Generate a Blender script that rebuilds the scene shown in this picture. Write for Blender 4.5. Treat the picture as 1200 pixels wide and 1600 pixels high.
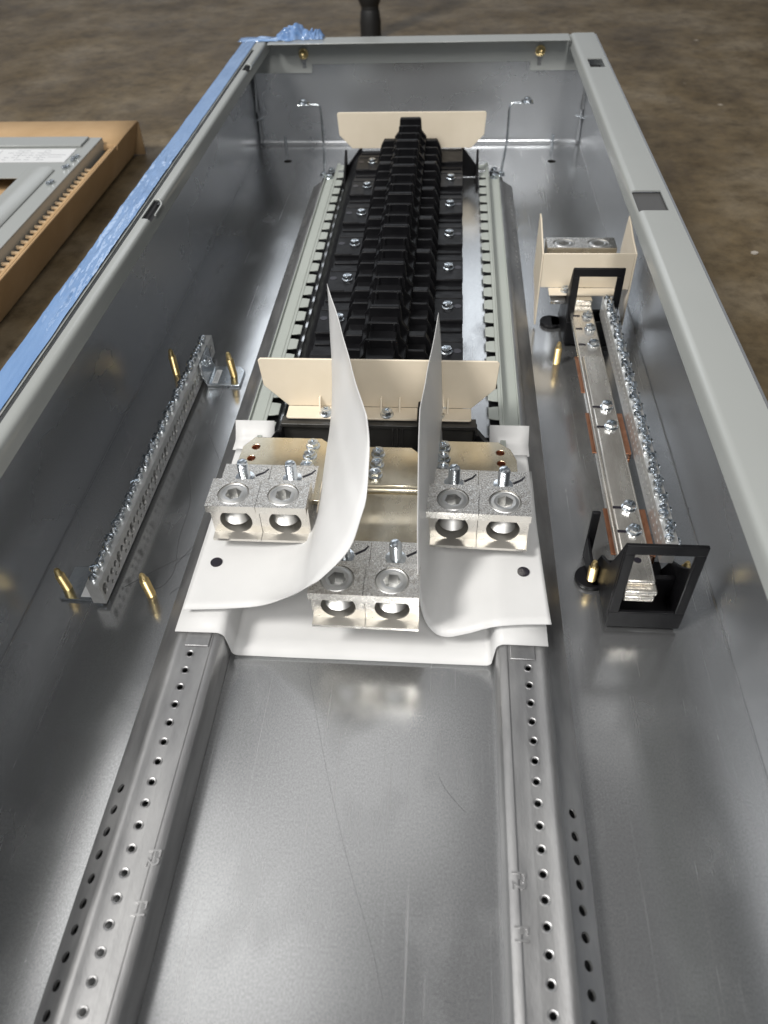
import bpy, bmesh, math, random
from mathutils import Vector, Matrix, noise as mnoise
random.seed(7)
S = bpy.context.scene
for o in list(bpy.data.objects): bpy.data.objects.remove(o)
COL = S.collection
R = math.radians

# ------------------------------------------------------------------ camera
cd = bpy.data.cameras.new('camera'); cam = bpy.data.objects.new('camera', cd); COL.objects.link(cam)
cam.location = (0.0518, -1.2856, 0.449)
cam.rotation_euler = (R(45.17), R(1.76), R(4.09))
cd.sensor_fit = 'VERTICAL'; cd.sensor_height = 36; cd.lens = 27
cd.clip_start = 0.01; cd.clip_end = 400
cd.dof.use_dof = True; cd.dof.focus_distance = 0.60; cd.dof.aperture_fstop = 9.0
S.camera = cam

# ------------------------------------------------------------------ world (dim grey hall)
W = bpy.data.worlds.new('World'); S.world = W; W.use_nodes = True
nt = W.node_tree; bg = nt.nodes['Background']
tc = nt.nodes.new('ShaderNodeTexCoord'); sp = nt.nodes.new('ShaderNodeSeparateXYZ')
rp = nt.nodes.new('ShaderNodeValToRGB')
nt.links.new(tc.outputs['Generated'], sp.inputs[0]); nt.links.new(sp.outputs['Z'], rp.inputs[0])
e = rp.color_ramp.elements
e[0].position = 0.0; e[0].color = (.05, .045, .04, 1)
e[1].position = 1.0; e[1].color = (.15, .15, .152, 1)
m = e.new(.10); m.color = (.16, .165, .175, 1)
m = e.new(.32); m.color = (.42, .45, .49, 1)
m = e.new(.60); m.color = (.22, .223, .23, 1)
mr = nt.nodes.new('ShaderNodeMapRange'); mr.interpolation_type = 'SMOOTHSTEP'      # the right side of the hall is darker
mr.inputs[1].default_value = -.4; mr.inputs[2].default_value = .9; mr.inputs[3].default_value = 1.15; mr.inputs[4].default_value = .20
nt.links.new(sp.outputs['X'], mr.inputs[0])
vm = nt.nodes.new('ShaderNodeVectorMath'); vm.operation = 'SCALE'
nt.links.new(rp.outputs[0], vm.inputs[0]); nt.links.new(mr.outputs[0], vm.inputs['Scale'])
nt.links.new(vm.outputs[0], bg.inputs[0]); bg.inputs[1].default_value = 1.0

# ------------------------------------------------------------------ overhead fixtures
def lamp(name, loc, target, sx, sy, power, col=(1, .97, .92), roll=0):
    l = bpy.data.lights.new(name, 'AREA'); l.shape = 'RECTANGLE'; l.size = sx; l.size_y = sy
    l.energy = power; l.color = col
    o = bpy.data.objects.new(name, l); COL.objects.link(o); o.location = loc
    d = Vector(target) - Vector(loc)
    o.rotation_euler = d.to_track_quat('-Z', 'Y').to_euler()
    o['label'] = 'overhead hall lamp'; return o
lamp('hall_lamp', (-2.1, -2.5, 3.4), (0, -.7, 0), .55, 1.2, 190, (1, .975, .935))
lamp('hall_lamp', (.35, -3.4, 2.9), (0, -.5, 0), .5, 1.2, 66, (1, .98, .95))
lamp('hall_lamp', (-3.55, 1.4, 6.0), (-3.2, 1.2, 0), 2.0, 3.2, 27, (1, .985, .96))
lamp('hall_lamp', (-1.5, 9.5, 6.5), (-1, 7.5, 0), 6.0, 2.5, 105, (.90, .95, 1))
lamp('hall_lamp', (-.65, 1.9, 6.0), (-.65, 1.8, 0), 1.7, 1.8, 7.0, (1, .985, .96))
lamp('hall_lamp', (-1.45, .3, 6.0), (-1.4, .25, 0), 1.3, 1.3, 7, (1, .985, .96))
lamp('hall_lamp', (2.7, 3.2, 6.0), (2.6, 3.0, 0), 1.5, 2.6, 6.5, (1, .985, .96))
S.view_settings.view_transform = 'Standard'; S.view_settings.look = 'None'
S.view_settings.exposure = 0; S.view_settings.gamma = 1; S.view_settings.use_curve_mapping = False
S.render.engine = 'CYCLES'

# ------------------------------------------------------------------ materials
def mat(name, c, metal=0, rough=.5, c2=None, cs=20, stretch=(1, 1, 1), rv=.0, rs=15, bump=0, bs=400,
        bdist=.001, spec=.5, trans=0, aniso=0, alpha=1, coat=0, cpos=(.35, .65)):
    m = bpy.data.materials.new(name); m.use_nodes = True
    n = m.node_tree.nodes; L = m.node_tree.links; p = n['Principled BSDF']
    p.inputs['Metallic'].default_value = metal; p.inputs['Roughness'].default_value = rough
    p.inputs['Base Color'].default_value = (*c, 1); p.inputs['Specular IOR Level'].default_value = spec
    p.inputs['Coat Weight'].default_value = coat; p.inputs['Coat Roughness'].default_value = .12
    p.inputs['Alpha'].default_value = alpha
    t = n.new('ShaderNodeTexCoord'); mp = n.new('ShaderNodeMapping'); mp.inputs['Scale'].default_value = stretch
    L.new(t.outputs['Object'], mp.inputs[0])
    def nz(scale, det=4, r=.55):
        q = n.new('ShaderNodeTexNoise'); q.inputs['Scale'].default_value = scale
        q.inputs['Detail'].default_value = det; q.inputs['Roughness'].default_value = r
        L.new(mp.outputs[0], q.inputs[0]); return q
    if c2:
        q = nz(cs); r = n.new('ShaderNodeValToRGB'); L.new(q.outputs[0], r.inputs[0])
        r.color_ramp.elements[0].position = cpos[0]; r.color_ramp.elements[1].position = cpos[1]
        r.color_ramp.elements[0].color = (*c, 1); r.color_ramp.elements[1].color = (*c2, 1)
        L.new(r.outputs[0], p.inputs['Base Color'])
    if rv:
        q = nz(rs, 5); r = n.new('ShaderNodeMapRange'); L.new(q.outputs[0], r.inputs[0])
        r.inputs[1].default_value = .3; r.inputs[2].default_value = .7
        r.inputs[3].default_value = rough - rv; r.inputs[4].default_value = rough + rv
        L.new(r.outputs[0], p.inputs['Roughness'])
    if bump:
        q = nz(bs, 3, .6); b = n.new('ShaderNodeBump'); b.inputs['Strength'].default_value = bump
        b.inputs['Distance'].default_value = bdist; L.new(q.outputs[0], b.inputs['Height'])
        L.new(b.outputs[0], p.inputs['Normal'])
    if trans:
        tr = n.new('ShaderNodeBsdfTranslucent'); tr.inputs[0].default_value = (*c, 1)
        mx = n.new('ShaderNodeMixShader'); mx.inputs[0].default_value = trans
        L.new(p.outputs[0], mx.inputs[1]); L.new(tr.outputs[0], mx.inputs[2])
        L.new(mx.outputs[0], n['Material Output'].inputs[0])
    return m
def rolled(m):                     # faint rolling lines and handling smudges in the zinc
    n = m.node_tree.nodes; L = m.node_tree.links; p = n['Principled BSDF']
    src = p.inputs['Roughness'].links[0].from_socket; col = p.inputs['Base Color'].links[0].from_socket
    t = n.new('ShaderNodeTexCoord')
    def lines(scale, rot, lo, hi):
        mp = n.new('ShaderNodeMapping'); mp.inputs['Scale'].default_value = scale; mp.inputs['Rotation'].default_value = (0, 0, R(rot))
        L.new(t.outputs['Object'], mp.inputs[0])
        q = n.new('ShaderNodeTexNoise'); q.inputs['Scale'].default_value = 1; q.inputs['Detail'].default_value = 3; L.new(mp.outputs[0], q.inputs[0])
        r = n.new('ShaderNodeMapRange'); L.new(q.outputs[0], r.inputs[0]); r.inputs[1].default_value = lo; r.inputs[2].default_value = hi
        return r.outputs[0]
    def math_(op, a, b):
        x = n.new('ShaderNodeMath'); x.operation = op; L.new(a, x.inputs[0])
        if isinstance(b, float): x.inputs[1].default_value = b
        else: L.new(b, x.inputs[1])
        return x.outputs[0]
    a = lines((520, 5, 520), 4, .62, .75); b = lines((420, 7, 420), 63, .66, .78); c = lines((26, 15, 26), 20, .52, .70)
    k = math_('ADD', a, b)
    rr = math_('ADD', math_('ADD', src, math_('MULTIPLY', k, .10)), math_('MULTIPLY', c, .09))
    L.new(rr, p.inputs['Roughness'])
    mx = n.new('ShaderNodeMixRGB'); mx.inputs[2].default_value = (.66, .665, .67, 1)
    L.new(math_('MULTIPLY', k, .35), mx.inputs[0]); L.new(col, mx.inputs[1]); L.new(mx.outputs[0], p.inputs['Base Color'])
M = {}
M['galv'] = mat('galvanised_sheet', (.445, .453, .461), .90, .20, (.565, .573, .58), 1100, (1, .6, 1), .04, 5)
rolled(M['galv'])
M['galv_wall'] = mat('galvanised_wall', (.48, .495, .515), .80, .28, (.535, .55, .57), 1000, (1, .6, 1), .05, 6)
M['rail'] = mat('rail_steel', (.34, .34, .345), .95, .45, (.48, .48, .48), 60, (1, .25, 1), .08, 70, .35, 900, .0003)
M['paint'] = mat('grey_enamel', (.305, .318, .308), 0, .22, (.318, .330, .32), 5, rv=.04, rs=9)
M['toothed'] = mat('pale_green_enamel', (.34, .365, .335), 0, .38, (.36, .385, .355), 8)
M['zinc'] = mat('zinc_screw', (.62, .67, .72), 1, .2, (.75, .78, .80), 300, bump=.1, bs=900)
M['tin'] = mat('tin_plating', (.74, .71, .66), 1, .24, (.82, .80, .75), 60, rv=.08, rs=120, bump=.15, bs=700, bdist=.0003)
M['tinrough'] = mat('sawn_tin_plating', (.60, .565, .52), 1, .28, (.88, .86, .82), 900, rv=.12, rs=1300, bump=.3, bs=1300, bdist=.0006, cpos=(.40, .58))
M['bore'] = mat('bored_metal', (.52, .50, .46), .75, .42)
M['bar'] = mat('aluminium_bar', (.66, .66, .65), .8, .4, (.74, .74, .73), 200)
M['alum'] = mat('bright_aluminium', (.62, .62, .61), 1, .42)
M['bus'] = mat('plated_bus', (.66, .57, .40), 1, .24, (.82, .76, .62), 30, (1, .6, 1), .08, 50)
M['neutral'] = mat('plated_neutral_bus', (.70, .66, .60), .9, .24, (.82, .79, .73), 60, (1, .25, 1), .08, 90, .25, 900, .0003)
M['copper'] = mat('bare_copper', (.36, .16, .09), 1, .36, (.46, .23, .14), 120)
M['brass'] = mat('yellow_zinc', (.78, .58, .26), 1, .36, (.88, .70, .36), 200)
M['black'] = mat('black_plastic', (.005, .005, .006), 0, .40, (.009, .009, .010), 60, rv=.07, rs=90, spec=.17)
M['blackgrey'] = mat('lighter_black_plastic', (.020, .019, .018), 0, .34, (.034, .033, .031), 45, rv=.08, rs=60, spec=.5)  # lighter, glossier black used on the near end block
M['film'] = mat('white_polyester', (.755, .755, .75), 0, .40, (.80, .80, .797), 22, rv=.08, rs=30, trans=.28, spec=.35)
M['cream'] = mat('cream_plastic', (.67, .59, .465), 0, .40, (.71, .63, .505), 25, rv=.06, rs=60, bump=.06, bs=600)
M['dark'] = mat('void_shade', (.015, .015, .016), 0, .6)  # flat near-black that stands for shade inside the rim slots and groove
M['slotgrey'] = mat('slot_grey', (.075, .075, .075), 0, .5)
M['ink'] = mat('marker_ink', (.012, .01, .016), 0, .35)
M['card'] = mat('corrugated_card', (.43, .285, .15), 0, .75, (.50, .34, .19), 14, rv=.05, bump=.25, bs=160, spec=.2)
M['flute'] = mat('cut_card_edge', (.62, .47, .30), 0, .8, spec=.2)
M['flakegrey'] = mat('flake_grey', (.36, .33, .29), 0, .6)
M['label'] = mat('paper_label', (.66, .67, .68), 0, .5)
M['print'] = mat('label_print', (.30, .31, .33), 0, .5)
M['green'] = mat('green_print', (.16, .30, .12), 0, .5)
M['rubber'] = mat('black_tube', (.012, .012, .012), 0, .45)
M['bluefilm'] = mat('blue_film', (.13, .24, .45), 0, .13, (.19, .31, .53), 25, (1, .4, 1), .06, 60, .22, 230, .0012, .6, coat=.3)
M['bluecrump'] = mat('loose_blue_film', (.13, .26, .52), 0, .12, (.28, .43, .72), 90, bump=.4, bs=150, bdist=.002, alpha=.72)
M['scratch'] = mat('pencil_line', (.13, .13, .135), .5, .5)

def concrete():
    m = bpy.data.materials.new('stained_concrete'); m.use_nodes = True
    n = m.node_tree.nodes; L = m.node_tree.links; p = n['Principled BSDF']
    t = n.new('ShaderNodeTexCoord')
    def nz(s, d=6, r=.6, st=(1, 1, 1)):
        mp = n.new('ShaderNodeMapping'); mp.inputs['Scale'].default_value = st; L.new(t.outputs['Object'], mp.inputs[0])
        q = n.new('ShaderNodeTexNoise'); q.inputs['Scale'].default_value = s; q.inputs['Detail'].default_value = d
        q.inputs['Roughness'].default_value = r; L.new(mp.outputs[0], q.inputs[0]); return q
    def ramp(q, stops):
        r = n.new('ShaderNodeValToRGB'); L.new(q, r.inputs[0]); el = r.color_ramp.elements
        el[0].position, el[0].color = stops[0][0], (*stops[0][1], 1)
        el[1].position, el[1].color = stops[-1][0], (*stops[-1][1], 1)
        for ps, c in stops[1:-1]: x = el.new(ps); x.color = (*c, 1)
        return r
    def mix(a, b, f, mode='MIX'):
        x = n.new('ShaderNodeMixRGB'); x.blend_type = mode
        if isinstance(f, float): x.inputs[0].default_value = f
        else: L.new(f, x.inputs[0])
        L.new(a, x.inputs[1]); L.new(b, x.inputs[2]); return x.outputs[0]
    p.inputs['Specular IOR Level'].default_value = .18
    a = ramp(nz(5.5).outputs[0], [(.3, (.055, .038, .019)), (.5, (.105, .078, .044)), (.72, (.165, .134, .092))])
    b = ramp(nz(34, 8, .72).outputs[0], [(.30, (.36, .33, .29)), (.5, (1, 1, 1)), (.72, (1.45, 1.42, 1.34))])
    c = mix(a.outputs[0], b.outputs[0], .75, 'MULTIPLY')
    v = n.new('ShaderNodeTexVoronoi'); v.inputs['Scale'].default_value = 9; L.new(t.outputs['Object'], v.inputs[0])
    sp_ = ramp(v.outputs['Distance'], [(.0, (.9, .9, .9)), (.035, (.5, .5, .5)), (.05, (0, 0, 0))])
    w = n.new('ShaderNodeRGB'); w.outputs[0].default_value = (.42, .37, .30, 1)
    c = mix(c, w.outputs[0], sp_.outputs[0])
    sc = ramp(nz(6, 2, .5, (9, 1, 1)).outputs[0], [(.60, (0, 0, 0)), (.72, (.35, .35, .35))])
    d = n.new('ShaderNodeRGB'); d.outputs[0].default_value = (.07, .05, .032, 1)
    c = mix(c, d.outputs[0], sc.outputs[0])
    L.new(c, p.inputs['Base Color'])
    r = n.new('ShaderNodeMapRange'); L.new(nz(5, 5).outputs[0], r.inputs[0])
    r.inputs[1].default_value = .3; r.inputs[2].default_value = .7; r.inputs[3].default_value = .38; r.inputs[4].default_value = .62
    L.new(r.outputs[0], p.inputs['Roughness'])
    bm_ = n.new('ShaderNodeBump'); bm_.inputs['Strength'].default_value = .3; bm_.inputs['Distance'].default_value = .004
    L.new(nz(40, 6, .65).outputs[0], bm_.inputs['Height']); L.new(bm_.outputs[0], p.inputs['Normal'])
    return m
M['concrete'] = concrete()

# ------------------------------------------------------------------ mesh helpers
def root_loc(o):
    v = Vector((0, 0, 0))
    while o is not None: v += Vector(o.location); o = o.parent
    return v
class MB:
    def __init__(s): s.b = bmesh.new()
    def box(s, x0, x1, y0, y1, z0, z1, mtx=None):
        vs = [s.b.verts.new(p) for p in ((x0,y0,z0),(x1,y0,z0),(x1,y1,z0),(x0,y1,z0),(x0,y0,z1),(x1,y0,z1),(x1,y1,z1),(x0,y1,z1))]
        for f in ((3,2,1,0),(4,5,6,7),(0,1,5,4),(1,2,6,5),(2,3,7,6),(3,0,4,7)): s.b.faces.new([vs[i] for i in f])
        if mtx: bmesh.ops.transform(s.b, matrix=mtx, verts=vs)
        return s
    def prism(s, pts, axis, a0, a1, mtx=None):
        def P(u, v, a): return {'x': (a, u, v), 'y': (u, a, v), 'z': (u, v, a)}[axis]
        A = [s.b.verts.new(P(u, v, a0)) for u, v in pts]; B = [s.b.verts.new(P(u, v, a1)) for u, v in pts]
        n = len(pts)
        s.b.faces.new(A[::-1]); s.b.faces.new(B)
        for i in range(n): s.b.faces.new((A[i], A[(i+1) % n], B[(i+1) % n], B[i]))
        if mtx: bmesh.ops.transform(s.b, matrix=mtx, verts=A+B)
        return s
    def lathe(s, prof, n=24, mtx=None, cap=True):      # prof: (r, z) from bottom to top
        rings = []; allv = []
        for r, z in prof:
            ring = [s.b.verts.new((r*math.cos(2*math.pi*i/n), r*math.sin(2*math.pi*i/n), z)) for i in range(n)]
            rings.append(ring); allv += ring
        for a, b in zip(rings, rings[1:]):
            for i in range(n): s.b.faces.new((a[i], a[(i+1) % n], b[(i+1) % n], b[i]))
        if cap: s.b.faces.new(rings[0][::-1]); s.b.faces.new(rings[-1])
        if mtx: bmesh.ops.transform(s.b, matrix=mtx, verts=allv)
        return s
    def cyl(s, p0, p1, r, n=16, r1=None):
        p0, p1 = Vector(p0), Vector(p1); d = p1 - p0
        m = Matrix.Translation(p0) @ d.to_track_quat('Z', 'Y').to_matrix().to_4x4()
        return s.lathe([(r, 0), (r if r1 is None else r1, d.length)], n, m)
    def tube(s, pts, r, n=10):
        pts = [Vector(p) for p in pts]; rings = []
        for i, p in enumerate(pts):
            d = (pts[min(i+1, len(pts)-1)] - pts[max(i-1, 0)]).normalized()
            q = d.to_track_quat('Z', 'Y').to_matrix()
            rings.append([s.b.verts.new(p + q @ Vector((r*math.cos(2*math.pi*k/n), r*math.sin(2*math.pi*k/n), 0))) for k in range(n)])
        for a, b in zip(rings, rings[1:]):
            for i in range(n): s.b.faces.new((a[i], a[(i+1) % n], b[(i+1) % n], b[i]))
        s.b.faces.new(rings[0][::-1]); s.b.faces.new(rings[-1]); return s
    def grid(s, rows):
        V = [[s.b.verts.new(p) for p in r] for r in rows]
        for a, b in zip(V, V[1:]):
            for i in range(len(a)-1): s.b.faces.new((a[i], a[i+1], b[i+1], b[i]))
        return s
    def build(s, name, mt, parent=None, smooth=None, bevel=0, seg=2, solid=0, cut=None, recalc=True):
        if recalc: bmesh.ops.recalc_face_normals(s.b, faces=s.b.faces)
        if parent is not None: bmesh.ops.translate(s.b, verts=s.b.verts, vec=-root_loc(parent))
        me = bpy.data.meshes.new(name); s.b.to_mesh(me); s.b.free()
        me.materials.append(M[mt] if isinstance(mt, str) else mt)
        if smooth is not None:
            for p in me.polygons: p.use_smooth = True
            me.set_sharp_from_angle(angle=R(smooth))
        o = bpy.data.objects.new(name, me); COL.objects.link(o)
        if parent is not None: o.parent = parent
        if cut is not None:
            off = root_loc(parent) if parent is not None else Vector((0, 0, 0))
            boolean(o, cut, off)
            if smooth is not None:
                for p in o.data.polygons: p.use_smooth = True
                o.data.set_sharp_from_angle(angle=R(smooth))
        if solid:
            md = o.modifiers.new('s', 'SOLIDIFY'); md.thickness = solid; md.offset = 0
        if bevel:
            md = o.modifiers.new('b', 'BEVEL'); md.width = bevel; md.segments = seg; md.limit_method = 'ANGLE'; md.angle_limit = R(40)
            for p in o.data.polygons: p.use_smooth = True
            o.data.set_sharp_from_angle(angle=R(50))
        return o
def boolean(o, cb, off):
    bmesh.ops.recalc_face_normals(cb.b, faces=cb.b.faces)
    bmesh.ops.translate(cb.b, verts=cb.b.verts, vec=-off)
    me = bpy.data.meshes.new('c'); cb.b.to_mesh(me); cb.b.free()
    c = bpy.data.objects.new('c', me); COL.objects.link(c); c.parent = o.parent
    md = o.modifiers.new('x', 'BOOLEAN'); md.object = c; md.operation = 'DIFFERENCE'; md.solver = 'EXACT'; md.use_self = True
    dg = bpy.context.evaluated_depsgraph_get(); dg.update()
    nm = bpy.data.meshes.new_from_object(o.evaluated_get(dg))
    o.modifiers.clear(); old = o.data; o.data = nm; nm.name = old.name
    bpy.data.objects.remove(c); bpy.data.meshes.remove(me)
def tag(o, label, cat, group=None):
    o['label'] = label; o['category'] = cat
    if group: o['group'] = group
    return o
def thing(name, loc, label, cat, group=None):
    o = bpy.data.objects.new(name, None); COL.objects.link(o); o.location = loc; o.empty_display_size = .02
    return tag(o, label, cat, group)
def T(x, y, z, rz=0, rx=0, ry=0):
    return Matrix.Translation((x, y, z)) @ Matrix.Rotation(rz, 4, 'Z') @ Matrix.Rotation(ry, 4, 'Y') @ Matrix.Rotation(rx, 4, 'X')
def dup(o, parent, mtx):                     # a copy of a part (and its sub-parts) put elsewhere under a thing
    c = o.copy(); COL.objects.link(c); c.parent = parent
    c.matrix_basis = Matrix.Translation(-root_loc(parent)) @ mtx
    for ch in o.children:
        d = ch.copy(); COL.objects.link(d); d.parent = c; d.matrix_basis = ch.matrix_basis
    return c
def catmull(pts, n):
    P = [Vector(p) for p in pts]; out = []
    L = [0]
    for a, b in zip(P, P[1:]): L.append(L[-1] + (b-a).length)
    for k in range(n+1):
        t = L[-1]*k/n; i = max(j for j in range(len(P)-1) if L[j] <= t+1e-9) if k else 0
        u = (t - L[i])/max(L[i+1]-L[i], 1e-9)
        p0, p1, p2, p3 = P[max(i-1, 0)], P[i], P[i+1], P[min(i+2, len(P)-1)]
        out.append(.5*((2*p1) + (p2-p0)*u + (2*p0-5*p1+4*p2-p3)*u*u + (3*p1-p0-3*p2+p3)*u**3))
    return out
def struct(o): o['kind'] = 'structure'; return o

# screw meshes, built once and shared
def hex_pts(r, a=0): return [(r*math.cos(a+math.pi*i/3), r*math.sin(a+math.pi*i/3)) for i in range(6)]
def mesh_of(mb, mt, smooth=35, cut=None):
    o = mb.build('tmp', mt, None, smooth, cut=cut); me = o.data; bpy.data.objects.remove(o); return me
def flange_screw_mesh(r=.0043):
    b = MB(); k = r/.0043
    b.lathe([(.0056*k, 0), (.0056*k, .0008*k), (.0046*k, .0013*k)], 24)
    b.prism(hex_pts(.0046*k), 'z', .0011*k, .0043*k)
    b.lathe([(.0038*k, .0042*k), (.0036*k, .0048*k), (.002*k, .0051*k)], 18)
    c = MB(); c.box(-.0024*k, .0024*k, -.00045*k, .00045*k, .0034*k, .006*k); c.box(-.00046*k, .00046*k, -.0024*k, .0024*k, .0033*k, .0061*k)
    return mesh_of(b, 'zinc', 35, c)
def slot_screw_mesh(r=.0032, h=.0045):
    b = MB(); b.lathe([(r*.62, -.002), (r*.62, 0), (r, .0003), (r*1.02, h*.55), (r*.85, h*.85), (r*.4, h)], 18)
    c = MB(); c.box(-r*1.2, r*1.2, -r*.18, r*.18, h*.5, h*1.2)
    return mesh_of(b, 'zinc', 40, c)
FL = flange_screw_mesh(); SL = slot_screw_mesh()
def put(me, name, parent, x, y, z, rz=None, rx=0, ry=0, label=None):
    o = bpy.data.objects.new(name, me); COL.objects.link(o); o.parent = parent
    o.matrix_basis = Matrix.Translation(-root_loc(parent)) @ T(x, y, z, random.uniform(0, 3) if rz is None else rz, rx, ry)
    if label: o['label'] = label
    return o
def text_mesh(body, size, mtx, ext=.0002):
    c = bpy.data.curves.new('t', 'FONT'); c.body = body; c.size = size; c.extrude = ext; c.align_x = 'CENTER'; c.align_y = 'CENTER'
    o = bpy.data.objects.new('t', c); COL.objects.link(o)
    dg = bpy.context.evaluated_depsgraph_get(); dg.update()
    me = bpy.data.meshes.new_from_object(o.evaluated_get(dg)); bpy.data.objects.remove(o); bpy.data.curves.remove(c)
    b = MB(); b.b.from_mesh(me); bmesh.ops.transform(b.b, matrix=mtx, verts=b.b.verts); return b

# ================================================================== the hall floor
GZ = -.012
fl = MB(); fl.grid([[(x, y, GZ) for x in (-60, -6, -2, 2, 6, 60)] for y in (-40, -3, 0, 3, 8, 90)])
struct(fl.build('floor', 'concrete'))

# ================================================================== the enclosure
HW, ZT, YN = .254, .1504, -1.75
enc = thing('panel_enclosure', (0, 0, 0), 'long open galvanised steel enclosure with grey painted rim lying on the concrete floor', 'electrical enclosure')
bp = MB(); bp.box(-HW, HW, YN, 0, -.0016, 0)
hc = MB()
for x, y in ((-.198, -.0726), (.2052, -.0773)): hc.cyl((x, y, -.01), (x, y, .01), .0062, 24)
back = bp.build('back_panel', 'galv', enc, cut=hc)
def plate(name, x0, x1, y0, y1, z0, z1, mt, **k): return MB().box(x0, x1, y0, y1, z0, z1).build(name, mt, enc, **k)
plate('side_wall', -HW-.0028, -HW, YN, .0016, -.010, .1485, 'galv_wall')
plate('side_wall', HW, HW+.0028, YN, .0016, -.010, .1485, 'galv_wall')
plate('end_wall', -HW, HW, .0002, .0018, -.010, .1485, 'galv_wall')
plate('end_wall', -HW, HW, YN-.0018, YN-.0002, -.010, .1485, 'galv_wall')
# rolled seam along the foot of the end wall, corner welds, pins
q = MB(); q.prism([(-.0002, .0002)] + [(-.0075*(1-math.sin(a)), .0075*(1-math.cos(a))) for a in [R(t) for t in range(0, 91, 15)]], 'x', -.2525, .2525)
q.build('bend_fillet', 'galv_wall', enc, 60)
for sx in (-1, 1):
    MB().tube([(sx*.2505, -.0035, .004), (sx*.251, -.0033, .05), (sx*.2507, -.0036, .10), (sx*.2508, -.0034, .140)], .0028, 8).build('corner_weld', 'galv_wall', enc, 60)
    MB().cyl((sx*.211, -.012, 0), (sx*.211, -.012, .016), .0022, 10).build('pin', 'zinc', enc, 40)
    MB().tube([(sx*.2535, -.02, .042), (sx*.243, -.005, .042)], .0012, 8).build('pin', 'zinc', enc, 40)
for sx in (-1, 1):
    MB().prism([(sx*.2538, .0001), (sx*.2532, .0001), (sx*.2534, .0005), (sx*.2538, .0008)], 'y', YN+.01, -.008).build('crease_ridge', 'galv_wall', enc)  # small ridge added so the wall foot reads as a crease line
# rim: side flanges with a rolled inner lip
def rim_profile(s, groove):
    o, i = .2535, .2190
    outer = [(o, ZT), (.2258, ZT), (.2232, ZT-.0004), (.2213, ZT-.0016), (.2203, ZT-.0036), (.2198, ZT-.0065), (i, ZT-.0135)]
    inner = [(i+.0014, ZT-.0135), (.2211, ZT-.0068), (.2216, ZT-.0042), (.2224, ZT-.0027), (.2238, ZT-.0017), (.2260, ZT-.0014), (o, ZT-.0014)]
    return [(s*x, z) for x, z in outer+inner]
def slots(s, ys):
    c = MB()
    for y0, y1, xa, xb in ys: c.box(min(s*xa, s*xb), max(s*xa, s*xb), y0, y1, ZT-.003, ZT+.005)
    return c
lr = MB(); lr.prism(rim_profile(-1, 0), 'y', YN, .0016)
cl = MB()
for y0, y1 in ((-.615, -.573), (-.160, -.132)): cl.box(-.2285, -.2203, y0, y1, ZT-.0055, ZT+.005)
cl.box(-.2338, -.2302, YN-.1, -.06, ZT-.004, ZT+.01)
lr.build('rim_flange', 'paint', enc, 35, cut=cl)
rr = MB(); rr.prism(rim_profile(1, 0), 'y', YN, .0016)
rr.build('rim_flange', 'paint', enc, 35, cut=slots(1, [(-.597, -.553, .2215, .2475), (-.166, -.126, .229, .2480)]))
MB().box(.2215, .2490, -.60, -.55, ZT-.0045, ZT-.0035).build('slot_backing', 'slotgrey', enc)
MB().box(.228, .2490, -.17, -.12, ZT-.0105, ZT-.0095).build('slot_backing', 'dark', enc)  # dark sheet below the far slot, shade put into its colour
for y0, y1 in ((-.615, -.573), (-.160, -.132)):
    MB().box(-.2300, -.2208, y0-.002, y1+.002, ZT-.0068, ZT-.0060).build('slot_backing', 'dark', enc)  # dark sheet standing for the shaded inside of the slot
    MB().tube([(-.2275, y1+.0006, ZT-.0002), (-.2235, y1+.0006, ZT-.0006), (-.2206, y1-.004, ZT-.0016), (-.2198, y1-.008, ZT-.0022), (-.2196, y0+.012, ZT-.0022)], .0010, 8).build('slot_hook', 'paint', enc, 50)
MB().box(-.2360, -.2290, YN, -.05, ZT-.0072, ZT-.0062).build('groove_shade', 'dark', enc)  # groove is open below; this dark strip paints its shade
MB().prism([(.2173, -.0002), (.2173, -.034), (-.2173, -.034), (-.2173, -.0002)], 'z', ZT-.0016, ZT-.0002).build('rim_flange', 'paint', enc, bevel=.0006)
tf = [(-.248, .148), (-.248, .104), (-.160, .1035), (-.159, .1153), (.166, .1153), (.167, .103), (.248, .103), (.248, .148)]
MB().prism(tf, 'y', -.0016, -.0001).build('rim_tab', 'paint', enc)
for x, z in ((-.1705, .1295), (.1794, .1292)):
    b = MB(); m_ = T(x, -.0016, z) @ Matrix.Rotation(R(90), 4, 'X')
    b.lathe([(.0072, 0), (.0072, .0018), (.0056, .0026), (.0062, .007), (.0052, .0105), (.0030, .0128), (.0010, .0134)], 20, m_)
    b.build('dome_nut', 'brass', enc, 30)
    MB().box(x-.0028, x+.0028, -.0023, -.0017, z-.019, z-.007).build('nut_slot', 'galv', enc)
# welded studs
def stud_mesh(h=.030, r=.0034):
    prof = [(r*.95, 0)]; z = .002
    while z < h*.74: prof += [(r*1.08, z), (r*.80, z+.0009)]; z += .0018
    prof += [(r*.8, h*.75), (r*.72, h*.92), (r*.45, h)]
    return mesh_of(MB().lathe(prof, 16), 'brass', 25)
ST = stud_mesh()
for x, y, h in ((-.1637, -.9321, .026), (-.2291, -.9301, .025), (-.2214, -.6446, .031), (-.1594, -.6500, .031), (.1657, -.615, .026),
                (.1666, -.9040, .025), (.1757, -.9027, .016), (.2331, -.9001, .023)):
    put(ST, 'threaded_stud', enc, x, y, 0, ry=R(-4)).scale = (1, 1, h/.03)
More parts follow.
